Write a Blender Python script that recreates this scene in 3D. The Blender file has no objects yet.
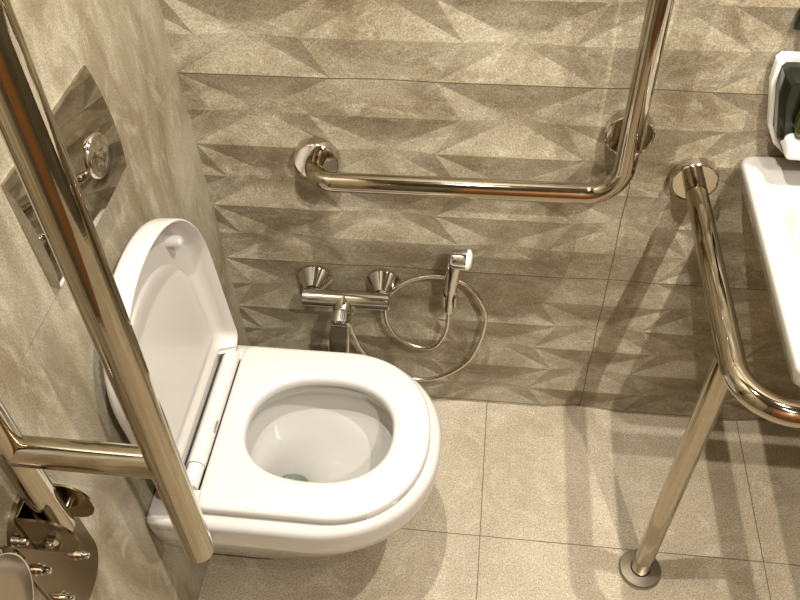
import bpy, bmesh, math, random
from mathutils import Vector, Matrix
random.seed(4)
S = bpy.context.scene
COL = S.collection
PI = math.pi

# ------------------------------------------------------------------ helpers
def finish(bm, angle=38):
    bmesh.ops.recalc_face_normals(bm, faces=bm.faces)
    for f in bm.faces: f.smooth = True
    for e in bm.edges:
        if len(e.link_faces) == 2 and e.calc_face_angle(0) > math.radians(angle):
            e.smooth = False

def obj(name, bm, mat, parent=None, angle=38, recalc=True):
    if recalc: finish(bm, angle)
    me = bpy.data.meshes.new(name); bm.to_mesh(me); bm.free()
    o = bpy.data.objects.new(name, me); COL.objects.link(o)
    for m in (mat if isinstance(mat, (list, tuple)) else [mat]): me.materials.append(m)
    if parent:
        o.parent = parent
        o.matrix_parent_inverse = Matrix.Translation(parent_world(parent)).inverted()
    return o

def parent_world(p):
    v = Vector(p.location)
    if p.parent: pass
    return v if p.type == 'EMPTY' else Vector((0, 0, 0))

def thing(name, label, cat, loc=(0, 0, 0), group=None):
    o = bpy.data.objects.new(name, None); COL.objects.link(o)
    o.location = loc; o.empty_display_size = .05
    o['label'] = label; o['category'] = cat
    if group: o['group'] = group
    return o

def struct(name, bm, mat, recalc=True):
    o = obj(name, bm, mat, recalc=recalc); o['kind'] = 'structure'; return o

def box(bm, a, b, bevel=0, seg=3):
    a = Vector(a); b = Vector(b)
    r = bmesh.ops.create_cube(bm, size=1)
    vs = r['verts']
    c = (a + b) / 2; d = b - a
    for v in vs: v.co = Vector((v.co.x * d.x, v.co.y * d.y, v.co.z * d.z)) + c
    if bevel:
        es = set(e for v in vs for e in v.link_edges)
        bmesh.ops.bevel(bm, geom=list(es), offset=bevel, segments=seg, affect='EDGES', profile=.5)

def fillet(pts, r, n=12):
    pts = [Vector(p) for p in pts]
    if not isinstance(r, (list, tuple)): r = [r] * len(pts)
    out = [pts[0]]
    for i in range(1, len(pts) - 1):
        p, a, b = pts[i], (pts[i - 1] - pts[i]).normalized(), (pts[i + 1] - pts[i]).normalized()
        ang = a.angle(b); t = r[i] / math.tan(ang / 2)
        s, e = p + a * t, p + b * t
        c = p + (a + b).normalized() * (r[i] / math.sin(ang / 2))
        u = (s - c); w = (e - c); tot = u.angle(w); ax = u.cross(w).normalized()
        for k in range(n + 1):
            out.append(c + Matrix.Rotation(tot * k / n, 3, ax) @ u)
    out.append(pts[-1]); return out

def catmull(P, n=8):
    P = [Vector(p) for p in P]; Q = [P[0] * 2 - P[1]] + P + [P[-1] * 2 - P[-2]]; out = []
    for i in range(1, len(Q) - 2):
        a, b, c, d = Q[i - 1:i + 3]
        for k in range(n):
            t = k / n
            out.append(.5 * ((2 * b) + (c - a) * t + (2 * a - 5 * b + 4 * c - d) * t * t + (3 * b - a - 3 * c + d) * t ** 3))
    out.append(P[-1]); return out

def sweep(bm, pts, rad, n=32, cap=True, squash=None):
    """tube along pts; rad number or list"""
    pts = [Vector(p) for p in pts]
    if not isinstance(rad, (list, tuple)): rad = [rad] * len(pts)
    t0 = (pts[1] - pts[0]).normalized()
    up = Vector((0, 0, 1)) if abs(t0.z) < .9 else Vector((0, 1, 0))
    nrm = (up - t0 * up.dot(t0)).normalized()
    rings = []
    for i, p in enumerate(pts):
        t = ((pts[min(i + 1, len(pts) - 1)] - p).normalized() + (p - pts[max(i - 1, 0)]).normalized()).normalized()
        nrm = (nrm - t * nrm.dot(t)).normalized(); bi = t.cross(nrm)
        s1, s2 = squash or (1, 1)
        rings.append([bm.verts.new(p + (nrm * math.cos(2 * PI * k / n) * s1 + bi * math.sin(2 * PI * k / n) * s2) * rad[i]) for k in range(n)])
    for a, b in zip(rings, rings[1:]):
        for k in range(n): bm.faces.new((a[k], a[(k + 1) % n], b[(k + 1) % n], b[k]))
    if cap:
        bm.faces.new(rings[0][::-1]); bm.faces.new(rings[-1])

def lathe(bm, prof, org, axis, n=48, close=True):
    """prof: list of (distance along axis, radius)"""
    axis = Vector(axis).normalized(); org = Vector(org)
    u = axis.orthogonal().normalized(); w = axis.cross(u)
    rings = []
    for d, r in prof:
        if r < 1e-6: rings.append([bm.verts.new(org + axis * d)])
        else: rings.append([bm.verts.new(org + axis * d + (u * math.cos(2 * PI * k / n) + w * math.sin(2 * PI * k / n)) * r) for k in range(n)])
    for a, b in zip(rings, rings[1:]):
        for k in range(n):
            k2 = (k + 1) % n
            if len(a) == 1 and len(b) == 1: continue
            if len(a) == 1: bm.faces.new((a[0], b[k2], b[k]))
            elif len(b) == 1: bm.faces.new((a[k], a[k2], b[0]))
            else: bm.faces.new((a[k], a[k2], b[k2], b[k]))

def loft(bm, rings, cap0=True, cap1=True):
    R = [[bm.verts.new(p) for p in r] for r in rings]; n = len(R[0])
    for a, b in zip(R, R[1:]):
        for k in range(n): bm.faces.new((a[k], a[(k + 1) % n], b[(k + 1) % n], b[k]))
    if cap0: bm.faces.new(R[0][::-1])
    if cap1: bm.faces.new(R[-1])

def rrect(x0, x1, y0, y1, r, n=8):
    out = []
    for cx, cy, a0 in ((x1 - r, y1 - r, 0), (x0 + r, y1 - r, 90), (x0 + r, y0 + r, 180), (x1 - r, y0 + r, 270)):
        for k in range(n + 1):
            a = math.radians(a0 + 90 * k / n); out.append((cx + r * math.cos(a), cy + r * math.sin(a)))
    return out

# ------------------------------------------------------------------ materials
class N:
    def __init__(s, name):
        s.m = bpy.data.materials.new(name); s.m.use_nodes = True
        s.t = s.m.node_tree; s.b = s.t.nodes['Principled BSDF']
    def n(s, typ, **kw):
        nd = s.t.nodes.new(typ)
        for k, v in kw.items(): setattr(nd, k, v)
        return nd
    def l(s, a, b): s.t.links.new(a, b)
    def math(s, op, a, b=None, c=None, clamp=False):
        nd = s.n('ShaderNodeMath', operation=op); nd.use_clamp = clamp
        for i, v in enumerate((a, b, c)):
            if v is None: continue
            if isinstance(v, (int, float)): nd.inputs[i].default_value = v
            else: s.l(v, nd.inputs[i])
        return nd.outputs[0]
    def mix(s, f, a, b, blend='MIX'):
        nd = s.n('ShaderNodeMix', data_type='RGBA', blend_type=blend)
        for i, v in ((0, f), (6, a), (7, b)):
            if isinstance(v, (int, float)): nd.inputs[i].default_value = v
            elif isinstance(v, tuple): nd.inputs[i].default_value = (*v, 1)
            else: s.l(v, nd.inputs[i])
        return nd.outputs[2]
    def noise(s, vec, scale, detail=4, rough=.55, dist=0):
        nd = s.n('ShaderNodeTexNoise'); nd.inputs['Scale'].default_value = scale
        nd.inputs['Detail'].default_value = detail; nd.inputs['Roughness'].default_value = rough
        nd.inputs['Distortion'].default_value = dist; s.l(vec, nd.inputs['Vector']); return nd.outputs['Fac']
    def ramp(s, f, stops):
        nd = s.n('ShaderNodeValToRGB'); cr = nd.color_ramp
        while len(cr.elements) < len(stops): cr.elements.new(.5)
        for e, (p, c) in zip(cr.elements, stops):
            e.position = p; e.color = (*c, 1) if isinstance(c, tuple) else (c, c, c, 1)
        s.l(f, nd.inputs[0]); return nd.outputs[0]

def simple(name, col, rough=.4, metal=0, coat=0, spec=.5, trans=0, bump=0, bscale=200):
    k = N(name); b = k.b
    b.inputs['Base Color'].default_value = (*col, 1); b.inputs['Roughness'].default_value = rough
    b.inputs['Metallic'].default_value = metal; b.inputs['Coat Weight'].default_value = coat
    b.inputs['Coat Roughness'].default_value = .05
    b.inputs['Specular IOR Level'].default_value = spec; b.inputs['Transmission Weight'].default_value = trans
    if bump:
        g = k.n('ShaderNodeNewGeometry'); f = k.noise(g.outputs['Position'], bscale, 3)
        bp = k.n('ShaderNodeBump'); bp.inputs['Strength'].default_value = bump; bp.inputs['Distance'].default_value = .002
        k.l(f, bp.inputs['Height']); k.l(bp.outputs[0], b.inputs['Normal'])
    return k.m

def line_mask(k, coord, off, period, half):
    f = k.math('SUBTRACT', coord, off); f = k.math('DIVIDE', f, period); f = k.math('ADD', f, .5)
    f = k.math('FRACT', f); f = k.math('SUBTRACT', f, .5); f = k.math('ABSOLUTE', f)
    return k.math('LESS_THAN', f, half / period)

def stone(name, cols, joints, rough=.45, strk=.55, vein=(1, 1, 1), speckle=0., gsc=360, jw=.0010, only_above=0, jcol=(.09, .068, .043), grain=.35, cloud=5.0, spec=.4):
    """joints: list of (axis, offset, period)"""
    k = N(name); g = k.n('ShaderNodeNewGeometry'); P = g.outputs['Position']
    mp = k.n('ShaderNodeMapping'); mp.inputs['Scale'].default_value = vein; k.l(P, mp.inputs[0]); V = mp.outputs[0]
    big = k.noise(V, cloud, 7, .62, .6)
    c = k.ramp(big, [(.30, cols[0]), (.5, cols[1]), (.68, cols[2])])
    streak = k.noise(V, cloud * 3.4, 6, .7, 1.8)
    c = k.mix(k.math('MULTIPLY', k.ramp(streak, [(.50, 0.), (.66, 1.)]), strk), c, cols[3])
    fine = k.noise(P, gsc, 3, .8)
    c = k.mix(grain, c, k.ramp(fine, [(.32, (.25,) * 3), (.5, (.5,) * 3), (.68, (.82,) * 3)]), 'OVERLAY')
    if speckle:
        sp = k.noise(P, 210, 2, .6)
        c = k.mix(k.math('MULTIPLY', k.ramp(sp, [(.36, 1.), (.43, 0.)]), speckle), c, (.10, .075, .045))
    x = k.n('ShaderNodeSeparateXYZ'); k.l(P, x.inputs[0])
    m = None
    for ax, off, per in joints:
        q = line_mask(k, x.outputs[ax], off, per, jw)
        if only_above and ax == 1: q = k.math('MULTIPLY', q, k.math('GREATER_THAN', x.outputs[2], only_above))
        m = q if m is None else k.math('MAXIMUM', m, q)
    if m is not None: c = k.mix(m, c, jcol)
    k.l(c, k.b.inputs['Base Color'])
    k.b.inputs['Specular IOR Level'].default_value = spec
    rr = k.math('MULTIPLY_ADD', fine, .25, rough - .12); k.l(rr, k.b.inputs['Roughness'])
    h = k.math('MULTIPLY_ADD', fine, .35, k.math('MULTIPLY', streak, .5))
    if m is not None: h = k.math('SUBTRACT', h, k.math('MULTIPLY', m, 1.5))
    bp = k.n('ShaderNodeBump'); bp.inputs['Strength'].default_value = .35; bp.inputs['Distance'].default_value = .0012
    k.l(h, bp.inputs['Height']); k.l(bp.outputs[0], k.b.inputs['Normal'])
    return k.m

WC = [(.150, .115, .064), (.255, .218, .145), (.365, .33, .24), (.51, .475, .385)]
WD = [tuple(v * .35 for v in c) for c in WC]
M_back = stone('relief_stone_tile', WC, [(0, .8063, .9), (2, .4579, .4507)], rough=.5, strk=.3, vein=(1, 1, 1.8), grain=.9)
M_left = stone('honed_stone_tile', [tuple(v * q for v, q in zip(c, (1.0, 1.0, 1.02))) for c in WC], [(1, -.1700, .9), (2, .9086, .9)], rough=.42, strk=.30, jw=.0007, jcol=(.16, .13, .085), only_above=.9086, vein=(1, 1.6, .7), grain=.8, cloud=4.2)
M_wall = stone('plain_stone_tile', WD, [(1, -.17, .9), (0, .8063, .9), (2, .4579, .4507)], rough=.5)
M_floor = stone('floor_stone_tile', [(.25, .20, .130), (.32, .268, .185), (.38, .325, .235), (.43, .375, .285)], [(0, .5803, .6001), (1, -.3569, .6001)], rough=.5, speckle=.35, grain=.95, cloud=3.2, gsc=300)
M_ceil = simple('ceiling_paint', (.18, .155, .115), .8)
M_ceramic = simple('glazed_ceramic', (.46, .44, .40), .10, coat=.6)
M_plastic = simple('seat_plastic', (.50, .475, .44), .26, coat=.15)
M_lid = simple('lid_plastic', (.48, .45, .405), .30, coat=.1)
M_dark = simple('dark_gap_shade', (.02, .017, .013), .6)  # near-black colour standing in for shade in the hinge gap
M_chrome = simple('chrome', (.62, .59, .54), .06, 1)
M_white = simple('white_dispenser_plastic', (.82, .80, .74), .3, coat=.2)
M_black = simple('glossy_dark_green_plastic', (.010, .012, .006), .16, coat=.1, spec=.3)
M_glass = simple('smoked_green_cover', (.040, .052, .010), .12, coat=.2, spec=.4)
M_wood = simple('brown_door_laminate', (.22, .095, .03), .4)
M_ink = simple('grey_ink', (.16, .14, .12), .6)

def steel(name, col, rough, aniso_dir=None, streak=.0):
    k = N(name); b = k.b; b.inputs['Metallic'].default_value = 1
    g = k.n('ShaderNodeNewGeometry')
    f = k.noise(g.outputs['Position'], 60, 4, .6)
    k.l(k.mix(.25, col, k.ramp(f, [(.3, tuple(c * .7 for c in col)), (.7, tuple(min(1, c * 1.15) for c in col))])), b.inputs['Base Color'])
    k.l(k.math('MULTIPLY_ADD', f, .08, rough - .04), b.inputs['Roughness'])
    f2 = k.noise(g.outputs['Position'], 400, 2, .6)
    bp = k.n('ShaderNodeBump'); bp.inputs['Strength'].default_value = streak; bp.inputs['Distance'].default_value = .0002
    k.l(f2, bp.inputs['Height']); k.l(bp.outputs[0], b.inputs['Normal'])
    return k.m
M_steel = steel('polished_steel', (.43, .375, .285), .06, streak=.10)
M_mirror = steel('mirror_steel', (.60, .55, .46), .07, streak=.03)
M_satin = steel('satin_steel', (.42, .37, .29), .32, streak=.2)
M_hose = steel('braided_hose', (.72, .66, .55), .22, streak=.3)
M_dull = steel('dull_brown_steel', (.28, .225, .15), .16, streak=.15)
M_plate = steel('plate_chrome', (.44, .41, .35), .05, streak=.02)

# ------------------------------------------------------------------ room
X1, Y1, Z1 = 1.75, -1.95, 2.50
def quad(pts):
    bm = bmesh.new(); bm.faces.new([bm.verts.new(p) for p in pts]); return bm
T = .08
bm = bmesh.new(); box(bm, (-T, Y1 - T, -T), (X1 + T, T, 0)); struct('floor', bm, M_floor)
bm = bmesh.new(); box(bm, (-T, Y1 - T, Z1), (X1 + T, T, Z1 + T)); struct('ceiling', bm, M_ceil)
bm = bmesh.new(); box(bm, (-T, Y1, 0), (0, T, Z1)); struct('wall_left', bm, M_left)
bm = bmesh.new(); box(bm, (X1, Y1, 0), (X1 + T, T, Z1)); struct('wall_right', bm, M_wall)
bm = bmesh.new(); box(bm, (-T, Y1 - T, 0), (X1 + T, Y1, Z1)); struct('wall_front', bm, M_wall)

# relief tiles of the back wall: hexagonal pyramids sunk between zigzag ridges
DEPTH = .0102
rows = [(.4579 / 6) * k for k in range(6)] + [.4579 + (.4507 / 6) * k for k in range(28)]
bm = bmesh.new()
cache = {}
def V(x, z, d):
    key = (round(x, 4), round(z, 4))
    if key not in cache: cache[key] = bm.verts.new((x, d, z))
    return cache[key]
STEPS = 6
spoke = {}
def rim_to_hub(v, hub):
    key = (v, hub)
    if key not in spoke:
        L = [v]
        for k in range(1, STEPS):
            t = k / STEPS; p = v.co.lerp(hub.co, t); p.y = hub.co.y * (1 - (1 - t) ** 1.35); L.append(bm.verts.new(p))
        spoke[key] = L
    return spoke[key]
sharp = []
def wedge(hub, a, b):
    A, B = rim_to_hub(a, hub), rim_to_hub(b, hub)
    for k in range(STEPS - 1): bm.faces.new((A[k], B[k], B[k + 1], A[k + 1]))
    bm.faces.new((A[-1], B[-1], hub))
    sharp.append((a, b)); sharp.extend(zip(A, A[1:])); sharp.extend(zip(B, B[1:]))
# even rows (A): ridge vertices at 0,.27 ; odd rows (B): at .0465,.2235   (period .45)
def ridge(r): return (0.0, .27) if r % 2 == 0 else (.0465, .2235)
for r in range(1, len(rows) - 1):
    for c in range(-1, 5):
        a, b = ridge(r)
        if r % 2 == 1: x0, x1 = a + .45 * c, b + .45 * c; u, v = ridge(0); o0, o1 = u + .45 * c, v + .45 * c
        else: x0, x1 = b + .45 * c, a + .45 * (c + 1); u, v = ridge(1); o0, o1 = v + .45 * c, u + .45 * (c + 1)
        z0, zc, z1 = rows[r - 1], rows[r], rows[r + 1]
        hub = V((x0 + x1) / 2, zc, DEPTH * (.35 if r % 6 == 0 else 1))
        hexa = [V(o0, z0, 0), V(o1, z0, 0), V(x1, zc, 0), V(o1, z1, 0), V(o0, z1, 0), V(x0, zc, 0)]
        for i in range(6): wedge(hub, hexa[i], hexa[(i + 1) % 6])
# half hexagons along the floor row (A row 0)
for c in range(-1, 5):
    x0, x1 = .27 + .45 * c, .45 * (c + 1)
    hub = V((x0 + x1) / 2, 0, DEPTH)
    o0, o1 = .2235 + .45 * c, .0465 + .45 * (c + 1)
    h = [V(x1, 0, 0), V(o1, rows[1], 0), V(o0, rows[1], 0), V(x0, 0, 0)]
    for i in range(3): wedge(hub, h[i], h[i + 1])
for f in bm.faces: f.smooth = True
for a, b in sharp:
    e = bm.edges.get((a, b))
    if e: e.smooth = False
for co, no in (((0, 0, 0), (-1, 0, 0)), ((X1, 0, 0), (1, 0, 0)), ((0, 0, Z1), (0, 0, 1))):
    bmesh.ops.bisect_plane(bm, geom=bm.verts[:] + bm.edges[:] + bm.faces[:], plane_co=co, plane_no=no, clear_outer=True)
for f in bm.faces:
    f.normal_update()
    if f.normal.y > 0: f.normal_flip()
# solid backing
for ed in bm.edges:
    if len(ed.link_faces) == 1: ed.smooth = False
e = bmesh.ops.extrude_face_region(bm, geom=bm.faces[:])
for v in [g for g in e['geom'] if isinstance(g, bmesh.types.BMVert)]: v.co.y = T
bmesh.ops.recalc_face_normals(bm, faces=bm.faces)
for f in bm.faces:
    if abs(f.normal.y) < .5: f.smooth = False
struct('wall_back', bm, M_back, recalc=False)

# door behind the camera
bm = bmesh.new(); box(bm, (.42, Y1, 0), (1.30, Y1 + .035, 2.05), .003); d = struct('door_1', bm, M_wood)
bm = bmesh.new(); sweep(bm, fillet([(.50, Y1 + .035, 1.0), (.50, Y1 + .085, 1.0), (.62, Y1 + .085, 1.0)], .015), .009); obj('door_handle', bm, M_satin, d)
bm = bmesh.new()
for a, b in (((.35, Y1, 0), (.42, Y1 + .05, 2.12)), ((1.30, Y1, 0), (1.37, Y1 + .05, 2.12)), ((.42, Y1, 2.05), (1.30, Y1 + .05, 2.12))): box(bm, a, b, .003)
o = obj('trim_1', bm, M_wood); o['kind'] = 'structure'

# ------------------------------------------------------------------ ceiling lights
LIGHTS = [((1.20, -.46), 1.65, .012, 'recessed round downlight nearest the washbasin and back wall'),
          ((.42, -.47), 1.6, .012, 'recessed round downlight above the toilet'),
          ((1.03, -1.30), .30, .013, 'recessed round downlight midway between the back wall and the door'),
          ((1.20, -1.50), 1.8, .013, 'recessed round downlight nearest the brown door')]
PW = 11.0
M_lamp = N('lamp_diffuser'); M_lamp.b.inputs['Emission Color'].default_value = (1, .93, .80, 1); M_lamp.b.inputs['Emission Strength'].default_value = 3; M_lamp = M_lamp.m
for (x, y), p, r, lab in LIGHTS:
    t = thing('ceiling_downlight', lab, 'ceiling light', (x, y, Z1), 'ceiling downlights')
    bm = bmesh.new(); lathe(bm, [(0, .062), (.006, .062), (.008, .058), (.004, .050), (.002, .050)], (x, y, Z1), (0, 0, -1)); obj('rim', bm, M_chrome, t)
    bm = bmesh.new(); lathe(bm, [(.002, .050), (.004, .048), (.004, 0)], (x, y, Z1), (0, 0, -1)); obj('diffuser', bm, M_lamp, t)
    L = bpy.data.lights.new('downlight_lamp', 'AREA'); L.shape = 'DISK'; L.size = r * 2; L.energy = PW * p; L.color = (1, .955, .885)
    lo = bpy.data.objects.new('downlight_lamp', L); COL.objects.link(lo); lo.location = (x, y, Z1 - .012)

# ------------------------------------------------------------------ toilet
CY = -.389
def dshape(xb, xs, xt, hw, z, ex=2.15, n=64, cr=.02, tilt=0):
    """D outline: back at xb, straight sides to xs, elliptical nose to xt."""
    pts = []
    for k in range(n + 1):
        a = -PI / 2 + PI * k / n; c, s = math.cos(a), math.sin(a)
        pts.append((xs + (xt - xs) * (abs(c) ** (2 / ex)), CY + hw * math.copysign(abs(s) ** (2 / ex), s)))
    for k in range(1, 9): pts.append((xs + (xb + cr - xs) * k / 9, CY + hw))
    for k in range(7):
        a = PI / 2 + PI / 2 * k / 6; pts.append((xb + cr + cr * math.cos(a), CY + hw - cr + cr * math.sin(a)))
    for k in range(1, 12): pts.append((xb, CY + (hw - cr) * (1 - 2 * k / 12)))
    for k in range(7):
        a = PI + PI / 2 * k / 6; pts.append((xb + cr + cr * math.cos(a), CY - hw + cr + cr * math.sin(a)))
    for k in range(1, 9): pts.append((xb + cr + (xs - xb - cr) * k / 9, CY - hw))
    return [(x, y, z + tilt * (x - .1)) for x, y in pts]
def oval(cx, a, b, z, ex=2.2, n=None, egg=0.):
    NN = len(dshape(0, .2, .5, .2, 0)) if n is None else n
    ref = dshape(.02, .28, .49, .19, 0)
    out = []
    for x, y, _ in ref[:NN]:
        ang = math.atan2((y - CY), (x - .26) * .75)
        c, s = math.cos(ang), math.sin(ang)
        out.append((cx + a * math.copysign(abs(c) ** (2 / ex), c), CY + b * math.copysign(abs(s) ** (2 / ex), s) * (1 - egg * c), z))
    return out

toilet = thing('toilet', 'white wall-hung toilet with raised lid beside the relief tiled wall', 'toilet', (0, CY, 0))
bm = bmesh.new()
rings = [
    dshape(0, .10, .24, 0.0860, .080, 2.0, cr=.01),
    dshape(0, .12, .29, 0.1040, .090, 2.0, cr=.01),
    dshape(0, .16, .345, 0.1260, .135, 2.05, cr=.01),
    dshape(0, .19, .40, 0.1500, .20, 2.1, cr=.01),
    dshape(0, .22, .448, 0.1740, .26, 2.15, cr=.01),
    dshape(0, .245, .474, 0.1870, .295, 2.15, cr=.01),
    dshape(0, .255, .486, 0.1955, .325, 2.2, cr=.01),
    dshape(0, .26, .4915, 0.1990, .350, 2.2, cr=.01),
    dshape(0, .265, .4945, 0.2010, .380, 2.2, cr=.01),
    dshape(0, .265, .4945, 0.2012, .392, 2.2, cr=.01),
    dshape(0.001, .265, .4930, 0.1998, .3995, 2.2, cr=.01),
    dshape(.003, .265, .488, 0.1950, .4045, 2.2, cr=.01),
    dshape(.006, .265, .480, 0.1870, .4065, 2.2, cr=.01),
    oval(.272, .158, .133, .4060, 2.3),
    oval(.272, .150, .125, .4035, 2.3),
    oval(.272, .146, .121, .396, 2.3),
    oval(.272, .148, .123, .375, 2.3),
    oval(.268, .156, .130, .355, 2.3),
    oval(.262, .150, .126, .335, 2.2),
    oval(.258, .138, .116, .315, 2.2),
    oval(.250, .130, .110, .308, 2.2),
    oval(.240, .108, .092, .282, 2.1),
    oval(.226, .086, .076, .255, 2.0),
    oval(.208, .064, .060, .225, 2.0),
    oval(.192, .047, .046, .195, 2.0),
    oval(.182, .038, .038, .165, 2.0),
    oval(.180, .034, .034, .135, 2.0),
]
loft(bm, rings)
bowl = obj('bowl', bm, M_ceramic, toilet, angle=55)
bm = bmesh.new()
for i, w in enumerate((.004, .003, .006, .003)):
    x = .018 + i * .0095 + (.006 if i > 2 else 0)
    box(bm, (x, CY - .2016, .379), (x + w, CY - .198, .3810))
o = obj('brand_mark', bm, M_ink, toilet); o['label'] = 'tiny grey maker mark on the bowl side'
# side fixing recess moulding (shallow raised crescent on the lower side)
bm = bmesh.new()
M_water = simple('water', (.62, .68, .60), .02, trans=.9)
lathe(bm, [(0, 0), (0, .0425), (-.01, .041)], (.187, CY, .181), (0, 0, 1)); obj('water', bm, M_water, toilet)

# seat ring
bm = bmesh.new()
SH = [(.4085, 0.004), (.411, 0), (.424, 0), (.4285, .003), (.4305, .010)]
rr = []
for z, ins in SH: rr.append(dshape(.088 + ins, .298 - ins * .3, .4745 - ins, .1795 - ins, z, 2.15, cr=.016))
for z, a, b in ((.4305, .148, .122), (.4290, .141, .115), (.4255, .1365, .1105), (.418, .1345, .1085), (.4085, .135, .109)):
    rr.append(oval(.272, a, b, z, 2.3))
rr.append(rr[0])
loft(bm, rr, False, False)
bmesh.ops.remove_doubles(bm, verts=bm.verts, dist=1e-5)
seat = obj('seat', bm, M_plastic, toilet, angle=60)
for s in (-1, 1):
    bm = bmesh.new(); box(bm, (.072, CY + s * .158 - .014, .4085), (.104, CY + s * .158 + .014, .4285), .005); obj('seat_ear', bm, M_plastic, seat)
# hinge cover
bm = bmesh.new(); sweep(bm, [(.0715, CY - .102, .4315), (.0715, CY + .140, .4315)], .0165, 28); hc = obj('hinge_cover', bm, M_plastic, toilet)
bm = bmesh.new(); sweep(bm, [(.0715, CY - .146, .430), (.0715, CY - .1025, .430)], .0150, 28); obj('hinge_knuckle', bm, M_plastic, hc)
bm = bmesh.new(); sweep(bm, [(.0715, CY + .1405, .430), (.0715, CY + .152, .430)], .0150, 28); obj('hinge_knuckle', bm, M_plastic, hc)
bm = bmesh.new(); box(bm, (.0862, CY - .035, .436), (.0882, CY - .012, .4425), .0006); o = obj('label_strip', bm, M_satin, hc); o['label'] = 'small grey metal insert'
bm = bmesh.new(); box(bm, (.045, CY - .14, .4062), (.100, CY + .14, .4075)); obj('hinge_gap_shade', bm, M_dark, hc)  # thin dark sheet, paints the shade between hinge cover and seat

# lid : built in local frame (s along length, t across, d depth toward wall)
LB, LT, LL = Vector((.0800, CY, .442)), Vector((.0600, CY, .853)), 0
ldir = (LT - LB).normalized(); LL = (LT - LB).length
lnorm = Vector((-ldir.z, 0, ldir.x))       # toward the wall
def lidring(ins, dep, inner=0, sb=0):
    hw = .184 - ins; s0 = .0 + sb; ss = LL - .185; st = LL - ins; out = []
    n = 48; cr = .022
    for k in range(n + 1):
        a = -PI / 2 + PI * k / n; c, q = math.cos(a), math.sin(a)
        out.append((ss + (st - ss) * abs(c) ** (2 / 2.15), hw * math.copysign(abs(q) ** (2 / 2.15), q)))
    for k in range(1, 9): out.append((ss + (s0 + cr - ss) * k / 9, hw))
    for k in range(7):
        a = PI / 2 + PI / 2 * k / 6; out.append((s0 + cr + cr * math.cos(a), hw - cr + cr * math.sin(a)))
    for k in range(1, 30): out.append((s0, (hw - cr) * (1 - 2 * k / 30)))
    for k in range(7):
        a = PI + PI / 2 * k / 6; out.append((s0 + cr + cr * math.cos(a), -hw + cr + cr * math.sin(a)))
    for k in range(1, 9): out.append((s0 + cr + (ss - s0 - cr) * k / 9, -hw))
    def dp(s, t):
        if s < .06 and abs(t) < .150: return max(dep, .031)
        return dep
    return [LB + ldir * s + Vector((0, 1, 0)) * t + lnorm * dp(s, t) for s, t in out]
bm = bmesh.new()
loft(bm, [lidring(.014, .0425, sb=.014), lidring(.006, .0415, sb=.006), lidring(.001, .037, sb=.002), lidring(.0, .031), lidring(0, .003), lidring(.0008, .0008, sb=.001), lidring(.002, 0, sb=.002), lidring(.0035, .0, sb=.004), lidring(.0045, .002, sb=.006),
          lidring(.007, .018, sb=.009), lidring(.010, .030, sb=.012), lidring(.016, .0365, sb=.020), lidring(.026, .0385, sb=.030), lidring(.06, .039, sb=.045), lidring(.12, .039, sb=.06)])
lid = obj('lid', bm, M_lid, toilet, angle=60)
# raised arched panel inside the lid
bm = bmesh.new()
def arch(ins, dep):
    out = []; top = .325 - ins; hw = .152 - ins; b0 = .05
    n = 40
    for k in range(n + 1):
        a = PI * k / n; out.append((.17 + (top - .17) * math.sin(a) ** .95, hw * math.cos(a)))
    for k in range(1, 8): out.append((.17 - (.17 - b0) * k / 8, -hw))
    out += [(b0, -hw + 2 * hw * k / 8) for k in range(9)]
    for k in range(1, 8): out.append((b0 + (.17 - b0) * k / 8, hw))
    return [LB + ldir * s + Vector((0, 1, 0)) * t + lnorm * dep for s, t in out]
loft(bm, [arch(0, .0392), arch(.0015, .0355), arch(.006, .0335), arch(.02, .033)])
obj('inner_panel', bm, M_lid, lid, angle=60)
for s in (1, -1):
    c = LB + ldir * .315 + Vector((0, .128 * s, 0)) + lnorm * .039
    bm = bmesh.new(); lathe(bm, [(0, .0110), (.022, .0100), (.0260, .0075), (.0275, 0)], c, -lnorm, 24); obj('bumper', bm, M_plastic, lid)

# ------------------------------------------------------------------ flush plate
fp = thing('flush_plate', 'chrome dual flush plate mounted on left wall above toilet', 'flush plate', (0, -.405, .927))
bm = bmesh.new()
G = 20; yc, zc, hy, hz = -.407, 1.0115, .1255, .084
def px_(u, v): return .0040 + .0045 * (1 - v) + .0030 * (1 - u * u) + .0080 * (1 - v * v)
grid = [[bm.verts.new((px_(-1 + 2 * i / G, -1 + 2 * j / G), yc + hy * (-1 + 2 * i / G), zc + hz * (-1 + 2 * j / G))) for j in range(G + 1)] for i in range(G + 1)]
for i in range(G):
    for j in range(G): bm.faces.new((grid[i][j], grid[i + 1][j], grid[i + 1][j + 1], grid[i][j + 1]))
edge = [grid[i][0] for i in range(G)] + [grid[G][j] for j in range(G)] + [grid[i][G] for i in range(G, 0, -1)] + [grid[0][j] for j in range(G, 0, -1)]
back = [bm.verts.new((0, v.co.y, v.co.z)) for v in edge]
for k in range(len(edge)):
    k2 = (k + 1) % len(edge); bm.faces.new((edge[k], edge[k2], back[k2], back[k]))
bm.faces.new(back)
obj('plate', bm, M_plate, fp, angle=30)
for y in (-.357, -.457):
    u = (y - yc) / hy; r = .032
    bm = bmesh.new()
    lathe(bm, [(0, r), (.0030, r), (.0055, r * .96), (.0070, r * .88), (.0062, r * .80), (.0085, r * .62), (.0108, r * .35), (.0115, 0)], (px_(u, 0) - .0015, y, 1.004), (1, 0, 0)); obj('button', bm, M_chrome, fp, angle=60)

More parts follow.
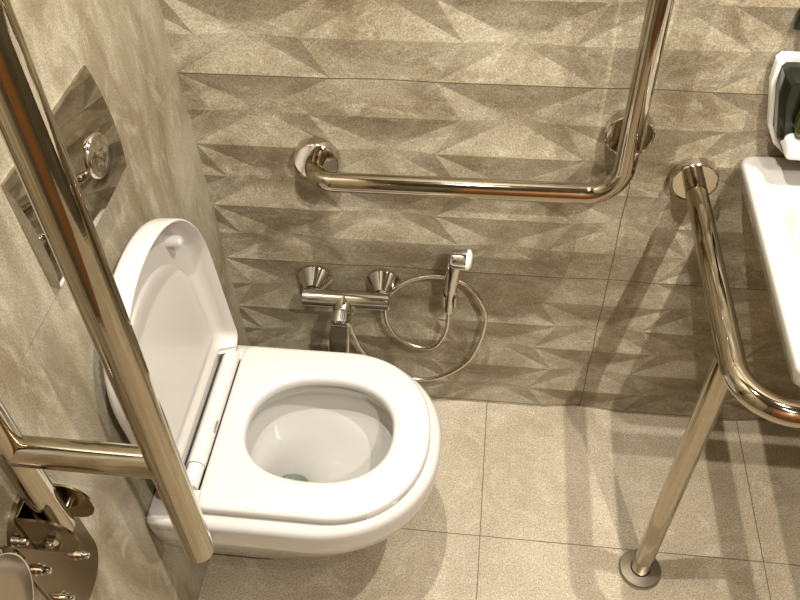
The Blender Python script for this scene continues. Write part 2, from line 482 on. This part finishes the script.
# ------------------------------------------------------------------ grab rails
BR = .0184
def flange(parent, c, axis, r, depth=.016, name='flange', screws=True):
    bm = bmesh.new(); lathe(bm, [(0, r), (depth * .72, r), (depth * .93, r * .985), (depth, r * .95), (depth * .93, r * .93), (depth * .88, r * .90), (depth * .90, r * .45), (depth * .90, 0)], c, axis, 56)
    return obj(name, bm, M_mirror, parent)
g = thing('grab_rail', 'L-shaped polished steel grab rail fixed to the relief tiled back wall', 'grab rail', (.23, 0, .745))
bm = bmesh.new()
sweep(bm, fillet([(.231, -.002, .742), (.231, -.070, .739), (.777, -.070, .742), (.777, -.070, 1.40), (.777, -.002, 1.40)], [0, .042, .062, .05, 0], 16), BR, 36)
obj('rail_tube', bm, M_steel, g)
flange(g, (.231, 0, .740), (0, -1, 0), .0440, .022); flange(g, (.777, 0, 1.40), (0, -1, 0), .0405)
f2 = flange(g, (.784, 0, .829), (0, -1, 0), .0425, .020)
bm = bmesh.new(); sweep(bm, [(.784, -.004, .829), (.779, -.066, .829)], .010, 24); obj('support_post', bm, M_steel, g)

g = thing('grab_rail', 'steel grab rail on a floor leg, bent round the washbasin', 'grab rail', (.919, -.40, 0))
bm = bmesh.new()
sweep(bm, fillet([(.9135, -.002, .732), (.917, -.504, .734), (1.585, -.504, .734), (1.585, -.002, .732)], .078, 18), .0192, 36)
obj('rail_tube', bm, M_steel, g)
flange(g, (.9125, 0, .7355), (0, -1, 0), .0415, .020); flange(g, (1.585, 0, .732), (0, -1, 0), .0395)
bm = bmesh.new(); sweep(bm, [(.919, -.402, .004), (.918, -.402, .722)], .0190, 32); obj('leg', bm, M_steel, g)
bm = bmesh.new(); lathe(bm, [(0, .0435), (.009, .0435), (.012, .041), (.013, .030), (.0135, .0205), (.010, .0195)], (.919, -.402, 0), (0, 0, 1), 56); o = obj('foot_flange', bm, M_satin, g)

# folded up swing rail on the left wall
RY = -.76
g = thing('folding_grab_rail', 'polished steel drop-down rail folded upright on the left wall', 'grab rail', (0, RY, .65))
FR = .0184
bm = bmesh.new()
xo = lambda z: .2125 + (z - .70) * .029
xi = lambda z: .0345 + (z - .74) * .029
out = fillet([(xo(.694), RY, .694), (xo(1.52), RY, 1.52), (xi(1.52), RY, 1.52), (xi(.722), RY, .722)], [0, .080, .080, 0], 16)
sweep(bm, out, FR, 40); obj('rail_tube', bm, M_steel, g)
bm = bmesh.new(); lathe(bm, [(0, .0172), (.003, .0172), (.005, .012), (.005, 0)], (xo(.694), RY, .694), (-.03, 0, -1), 32); o = obj('end_cap', bm, M_satin, g)
bm = bmesh.new(); sweep(bm, [(xi(.90) + .003, RY, .904), (xo(.893) - .005, RY, .904)], .0178, 32); obj('cross_bar', bm, M_steel, g)
bm = bmesh.new()
def stad(x, i):
    return [(x, y, z) for y, z in rrect(-.816 + i, -.703 - i, .508 + i, .791 - i, .056 - i, 14)]
loft(bm, [stad(0, 0), stad(.006, 0), stad(.0072, .0012)])
obj('wall_plate', bm, M_dull, g, angle=30)
bm = bmesh.new()   # U bracket : two cheeks and a base
for s in (-1, 1):
    y = RY + s * .0250
    pr = [(.007, .705), (.045, .705)] + [(.045 + .030 * math.sin(a), .745 - .040 * math.cos(a)) for a in [PI * k / 16 for k in range(1, 16)]] + [(.045, .785), (.007, .785)]
    loft(bm, [[(x, y - .0016, z) for x, z in pr], [(x, y + .0016, z) for x, z in pr]])
box(bm, (.0068, RY - .0266, .705), (.0100, RY + .0266, .785), .0008)
obj('hinge_bracket', bm, M_dull, g, angle=30)
bm = bmesh.new(); sweep(bm, [(.040, RY - .036, .740), (.040, RY + .036, .740)], .0055, 20)
lathe(bm, [(0, .0095), (.004, .0095), (.007, .007), (.008, 0)], (.040, RY + .0268, .740), (0, 1, 0), 6)
lathe(bm, [(0, .0095), (.004, .0095), (.007, .007), (.008, 0)], (.040, RY - .0268, .740), (0, -1, 0), 6)
obj('pivot_bolt', bm, M_chrome, g)
for y, z in ((-.8030, .7645), (-.7426, .5994), (-.8035, .6846), (-.8020, .5942)):
    bm = bmesh.new()
    lathe(bm, [(0, .0085), (.001, .0085), (.001, .0068), (.008, .0068), (.008, .0052), (.014, .0052), (.018, .0040), (.020, 0)], (.0070, y, z), (1, 0, 0), 20)
    obj('bolt', bm, M_chrome, g)

# ------------------------------------------------------------------ round steel wall cap, lower left
g = thing('round_wall_cap', 'round satin steel wall cap with bright rim beside the bolted hinge plate', 'wall cap', (0, -.910, .766))
bm = bmesh.new(); lathe(bm, [(0, .091), (.022, .091), (.028, .089), (.031, .084), (.0305, .0825)], (0, -.910, .766), (1, 0, 0), 80); obj('cap_rim', bm, M_chrome, g)
bm = bmesh.new(); lathe(bm, [(.0300, .0830), (.0310, .082), (.0318, .060), (.0320, 0)], (0, -.910, .766), (1, 0, 0), 80); obj('cap_face', bm, M_satin, g, angle=60)

# ------------------------------------------------------------------ mixer tap
g = thing('wall_mixer_tap', 'chrome two-inlet mixer tap on the back wall behind the toilet seat', 'tap', (.266, 0, .412))
for x in (.1925, .3405):
    bm = bmesh.new(); lathe(bm, [(0, .0375), (.005, .038), (.009, .035), (.034, .0185), (.038, .016), (.038, 0)], (x, 0, .413), (0, -1, 0), 48)
    e = obj('wall_rosette', bm, M_chrome, g)
    bm = bmesh.new(); lathe(bm, [(0, .010), (.030, .010)], (x, -.034, .413), (0, -1, 0), 28); lathe(bm, [(0, .0130), (.014, .0130)], (x, -.038, .413), (0, -1, 0), 6); obj('union_nut', bm, M_chrome, e)
bm = bmesh.new(); lathe(bm, [(0, 0), (0, .0165), (.0025, .0185), (.1825, .0185), (.185, .0165), (.185, 0)], (.177, -.064, .420), (1, 0, 0), 40)
obj('mixer_body', bm, M_chrome, g)
bm = bmesh.new(); lathe(bm, [(0, .0205), (.018, .0205), (.030, .0225), (.031, .0205), (.033, .0225), (.056, .0225), (.060, .019), (.060, 0)], (.266, -.062, .419), (-.04, -.90, -.38), 40)
cart = obj('cartridge', bm, M_chrome, g)
bm = bmesh.new()
lv = [(.262, -.118, .398), (.261, -.126, .380), (.259, -.128, .350), (.257, -.130, .315)]
R_ = []
for (x, y, z), w, th in zip(lv, (.018, .0205, .0215, .0200), (.007, .0050, .0040, .003)):
    R_.append([(x + w * math.cos(a), y + th * math.sin(a), z) for a in [2 * PI * k / 28 for k in range(28)]])
loft(bm, R_); obj('lever', bm, M_chrome, cart)
bm = bmesh.new(); lathe(bm, [(0, .009), (.028, .009), (.028, 0)], (.270, -.066, .408), (0, .0, -1), 24); obj('hose_outlet', bm, M_chrome, g)

# hose + handset + holder
bm = bmesh.new()
hp = [(.270, -.066, .385), (.270, -.060, .34), (.272, -.046, .285), (.286, -.034, .212), (.318, -.028, .155), (.3933, -.026, .112), (.4649, -.026, .127), (.533, -.026, .203), (.562, -.026, .3287), (.549, -.026, .400), (.511, -.018, .443), (.4529, -.016, .456), (.398, -.020, .442), (.357, -.026, .404), (.344, -.030, .356), (.350, -.032, .307), (.376, -.034, .266), (.420, -.038, .246), (.456, -.044, .265), (.477, -.049, .318), (.4825, -.051, .365), (.483, -.051, .3925)]
sweep(bm, catmull(hp, 12), .0046, 14)
o = obj('shower_hose', bm, M_hose); o['label'] = 'slim metal shower hose looped on the back wall under the hand spray'; o['category'] = 'hose'
g = thing('hand_spray', 'small chrome bidet hand spray hanging upright above the looped hose', 'hand shower', (.485, -.05, .40))
bm = bmesh.new(); sweep(bm, catmull([(.4830, -.0515, .392), (.4835, -.0515, .412), (.486, -.0535, .450), (.489, -.060, .490), (.493, -.066, .528), (.498, -.068, .556)], 6), [.0105] + [.0115 + .0045 * k / 30 for k in range(30)], 28); obj('handle', bm, M_chrome, g)
bm = bmesh.new(); lathe(bm, [(-.018, 0), (-.018, .013), (-.015, .0190), (-.010, .0210), (.014, .0215), (.015, .0215)], (.5040, -.068, .562), (1, -.12, .02), 36); obj('spray_head', bm, M_chrome, g)
bm = bmesh.new(); lathe(bm, [(.015, .0210), (.020, .0195), (.0235, .013), (.024, 0)], (.5040, -.068, .562), (1, -.12, .02), 36); o = obj('spray_face', bm, M_white, g); o['label'] = 'white spray face'
g = thing('spray_holder', 'small chrome wall clip gripping the hand spray', 'holder', (.484, 0, .43))
bm = bmesh.new(); lathe(bm, [(0, .016), (.004, .016), (.006, .013), (.020, .0095), (.030, .0095)], (.4845, 0, .432), (0, -1, 0), 30); obj('wall_stud', bm, M_chrome, g)
bm = bmesh.new()
cc = []
for k in range(29):
    a = math.radians(-55 + 290 * k / 28); cc.append((a,))
o_ = []; i_ = []
for (a,) in cc:
    o_.append((math.cos(a) * .0180, math.sin(a) * .0180)); i_.append((math.cos(a) * .0138, math.sin(a) * .0138))
loop = o_ + i_[::-1]
loft(bm, [[(.4848 + x, -.0530 + y, .418) for x, y in loop], [(.4852 + x, -.0535 + y, .448) for x, y in loop]])
obj('clip', bm, M_chrome, g, angle=30)

# ------------------------------------------------------------------ washbasin
g = thing('washbasin', 'white ceramic washbasin with squared rim hung on the back wall', 'washbasin', (1.24, 0, .66))
bm = bmesh.new()
def rr_(x0, x1, y0, y1, r, z, n=8): return [(x, y, z) for x, y in rrect(x0, x1, y0, y1, r, n)]
ZS = .790
loft(bm, [rr_(1.12, 1.38, -.36, -.002, .05, .625), rr_(1.08, 1.42, -.40, -.002, .05, .640), rr_(1.02, 1.47, -.455, -.002, .035, .715), rr_(.988, 1.492, -.470, -.001, .022, .745), rr_(.9800, 1.500, -.4765, -.001, .018, .778),
          rr_(.9805, 1.4995, -.476, -.0015, .018, .785), rr_(.983, 1.497, -.4735, -.004, .018, .789), rr_(.988, 1.492, -.4685, -.009, .016, ZS),
          rr_(1.018, 1.462, -.4405, -.118, .045, ZS), rr_(1.022, 1.458, -.4365, -.122, .045, .7875), rr_(1.027, 1.453, -.4315, -.127, .045, .781),
          rr_(1.040, 1.440, -.4185, -.140, .05, .735), rr_(1.065, 1.415, -.395, -.160, .06, .700), rr_(1.12, 1.36, -.34, -.20, .06, .685), rr_(1.215, 1.265, -.295, -.245, .024, .680)])
obj('basin', bm, M_ceramic, g, angle=60)
bm = bmesh.new(); lathe(bm, [(0, 0.022), (.003, .022), (.004, .018), (.001, .014), (.001, 0)], (1.24, -.27, .6805), (0, 0, 1), 28); obj('waste_fitting', bm, M_chrome, g)

# ------------------------------------------------------------------ soap dispenser
g = thing('soap_dispenser', 'white wall soap dispenser with dark smoked front above the washbasin', 'soap dispenser', (1.06, 0, .80))
OUT = [(.980, .982), (.9815, .945), (1.0015, .860), (1.020, .826), (1.046, .803), (1.088, .803), (1.112, .826), (1.130, .860), (1.150, .945), (1.152, .982), (1.146, .990), (.986, .990)]
def sc(P, f, y, dz=0):
    cx, cz = 1.066, .90
    return [(cx + (x - cx) * f, y, cz + (z - cz) * f + dz) for x, z in P]
bm = bmesh.new(); loft(bm, [sc(OUT, .97, 0), sc(OUT, 1.0, -.006), sc(OUT, 1.0, -.016), sc(OUT, .985, -.020), sc(OUT, .90, -.020), sc(OUT, .89, -.012)]); obj('back_shell', bm, M_white, g, angle=30)
bm = bmesh.new(); loft(bm, [sc(OUT, .895, -.010), sc(OUT, .89, -.045), sc(OUT, .80, -.060), sc(OUT, .78, -.062)]); obj('dark_body', bm, M_black, g, angle=20)
bm = bmesh.new(); box(bm, (1.020, -.092, .888), (1.112, -.056, .972), .012, 3); o = obj('front_cover', bm, M_glass, g); o['label'] = 'glossy green smoked cover'
bm = bmesh.new(); box(bm, (1.016, -.096, .848), (1.116, -.030, .880), .010, 4); obj('push_lever', bm, M_white, g)

g = thing('wall_hook', 'small black wall hook above the soap dispenser', 'hook', (1.016, 0, 1.045))
bm = bmesh.new(); box(bm, (.992, -.012, 1.028), (1.040, 0, 1.062), .003); obj('hook_plate', bm, M_black, g)
bm = bmesh.new(); sweep(bm, fillet([(1.016, -.008, 1.045), (1.016, -.036, 1.038), (1.016, -.042, 1.062)], .008), .005, 16); obj('hook_arm', bm, M_black, g)

# ------------------------------------------------------------------ camera, view
cd = bpy.data.cameras.new('camera'); cam = bpy.data.objects.new('camera', cd); COL.objects.link(cam)
cam.location = (.5533, -1.2005, 1.68); cam.rotation_euler = (.7425, .0309, .115)
cd.sensor_fit = 'HORIZONTAL'; cd.sensor_width = 36; cd.lens = 819.56 / 800 * 36; cd.clip_start = .01
S.camera = cam
w = bpy.data.worlds.new('world'); S.world = w; w.use_nodes = True
w.node_tree.nodes['Background'].inputs[0].default_value = (1, .93, .82, 1); w.node_tree.nodes['Background'].inputs[1].default_value = .005
S.view_settings.view_transform = 'Standard'; S.view_settings.look = 'None'; S.view_settings.gamma = 1
S.view_settings.use_curve_mapping = False; S.view_settings.exposure = 1.15
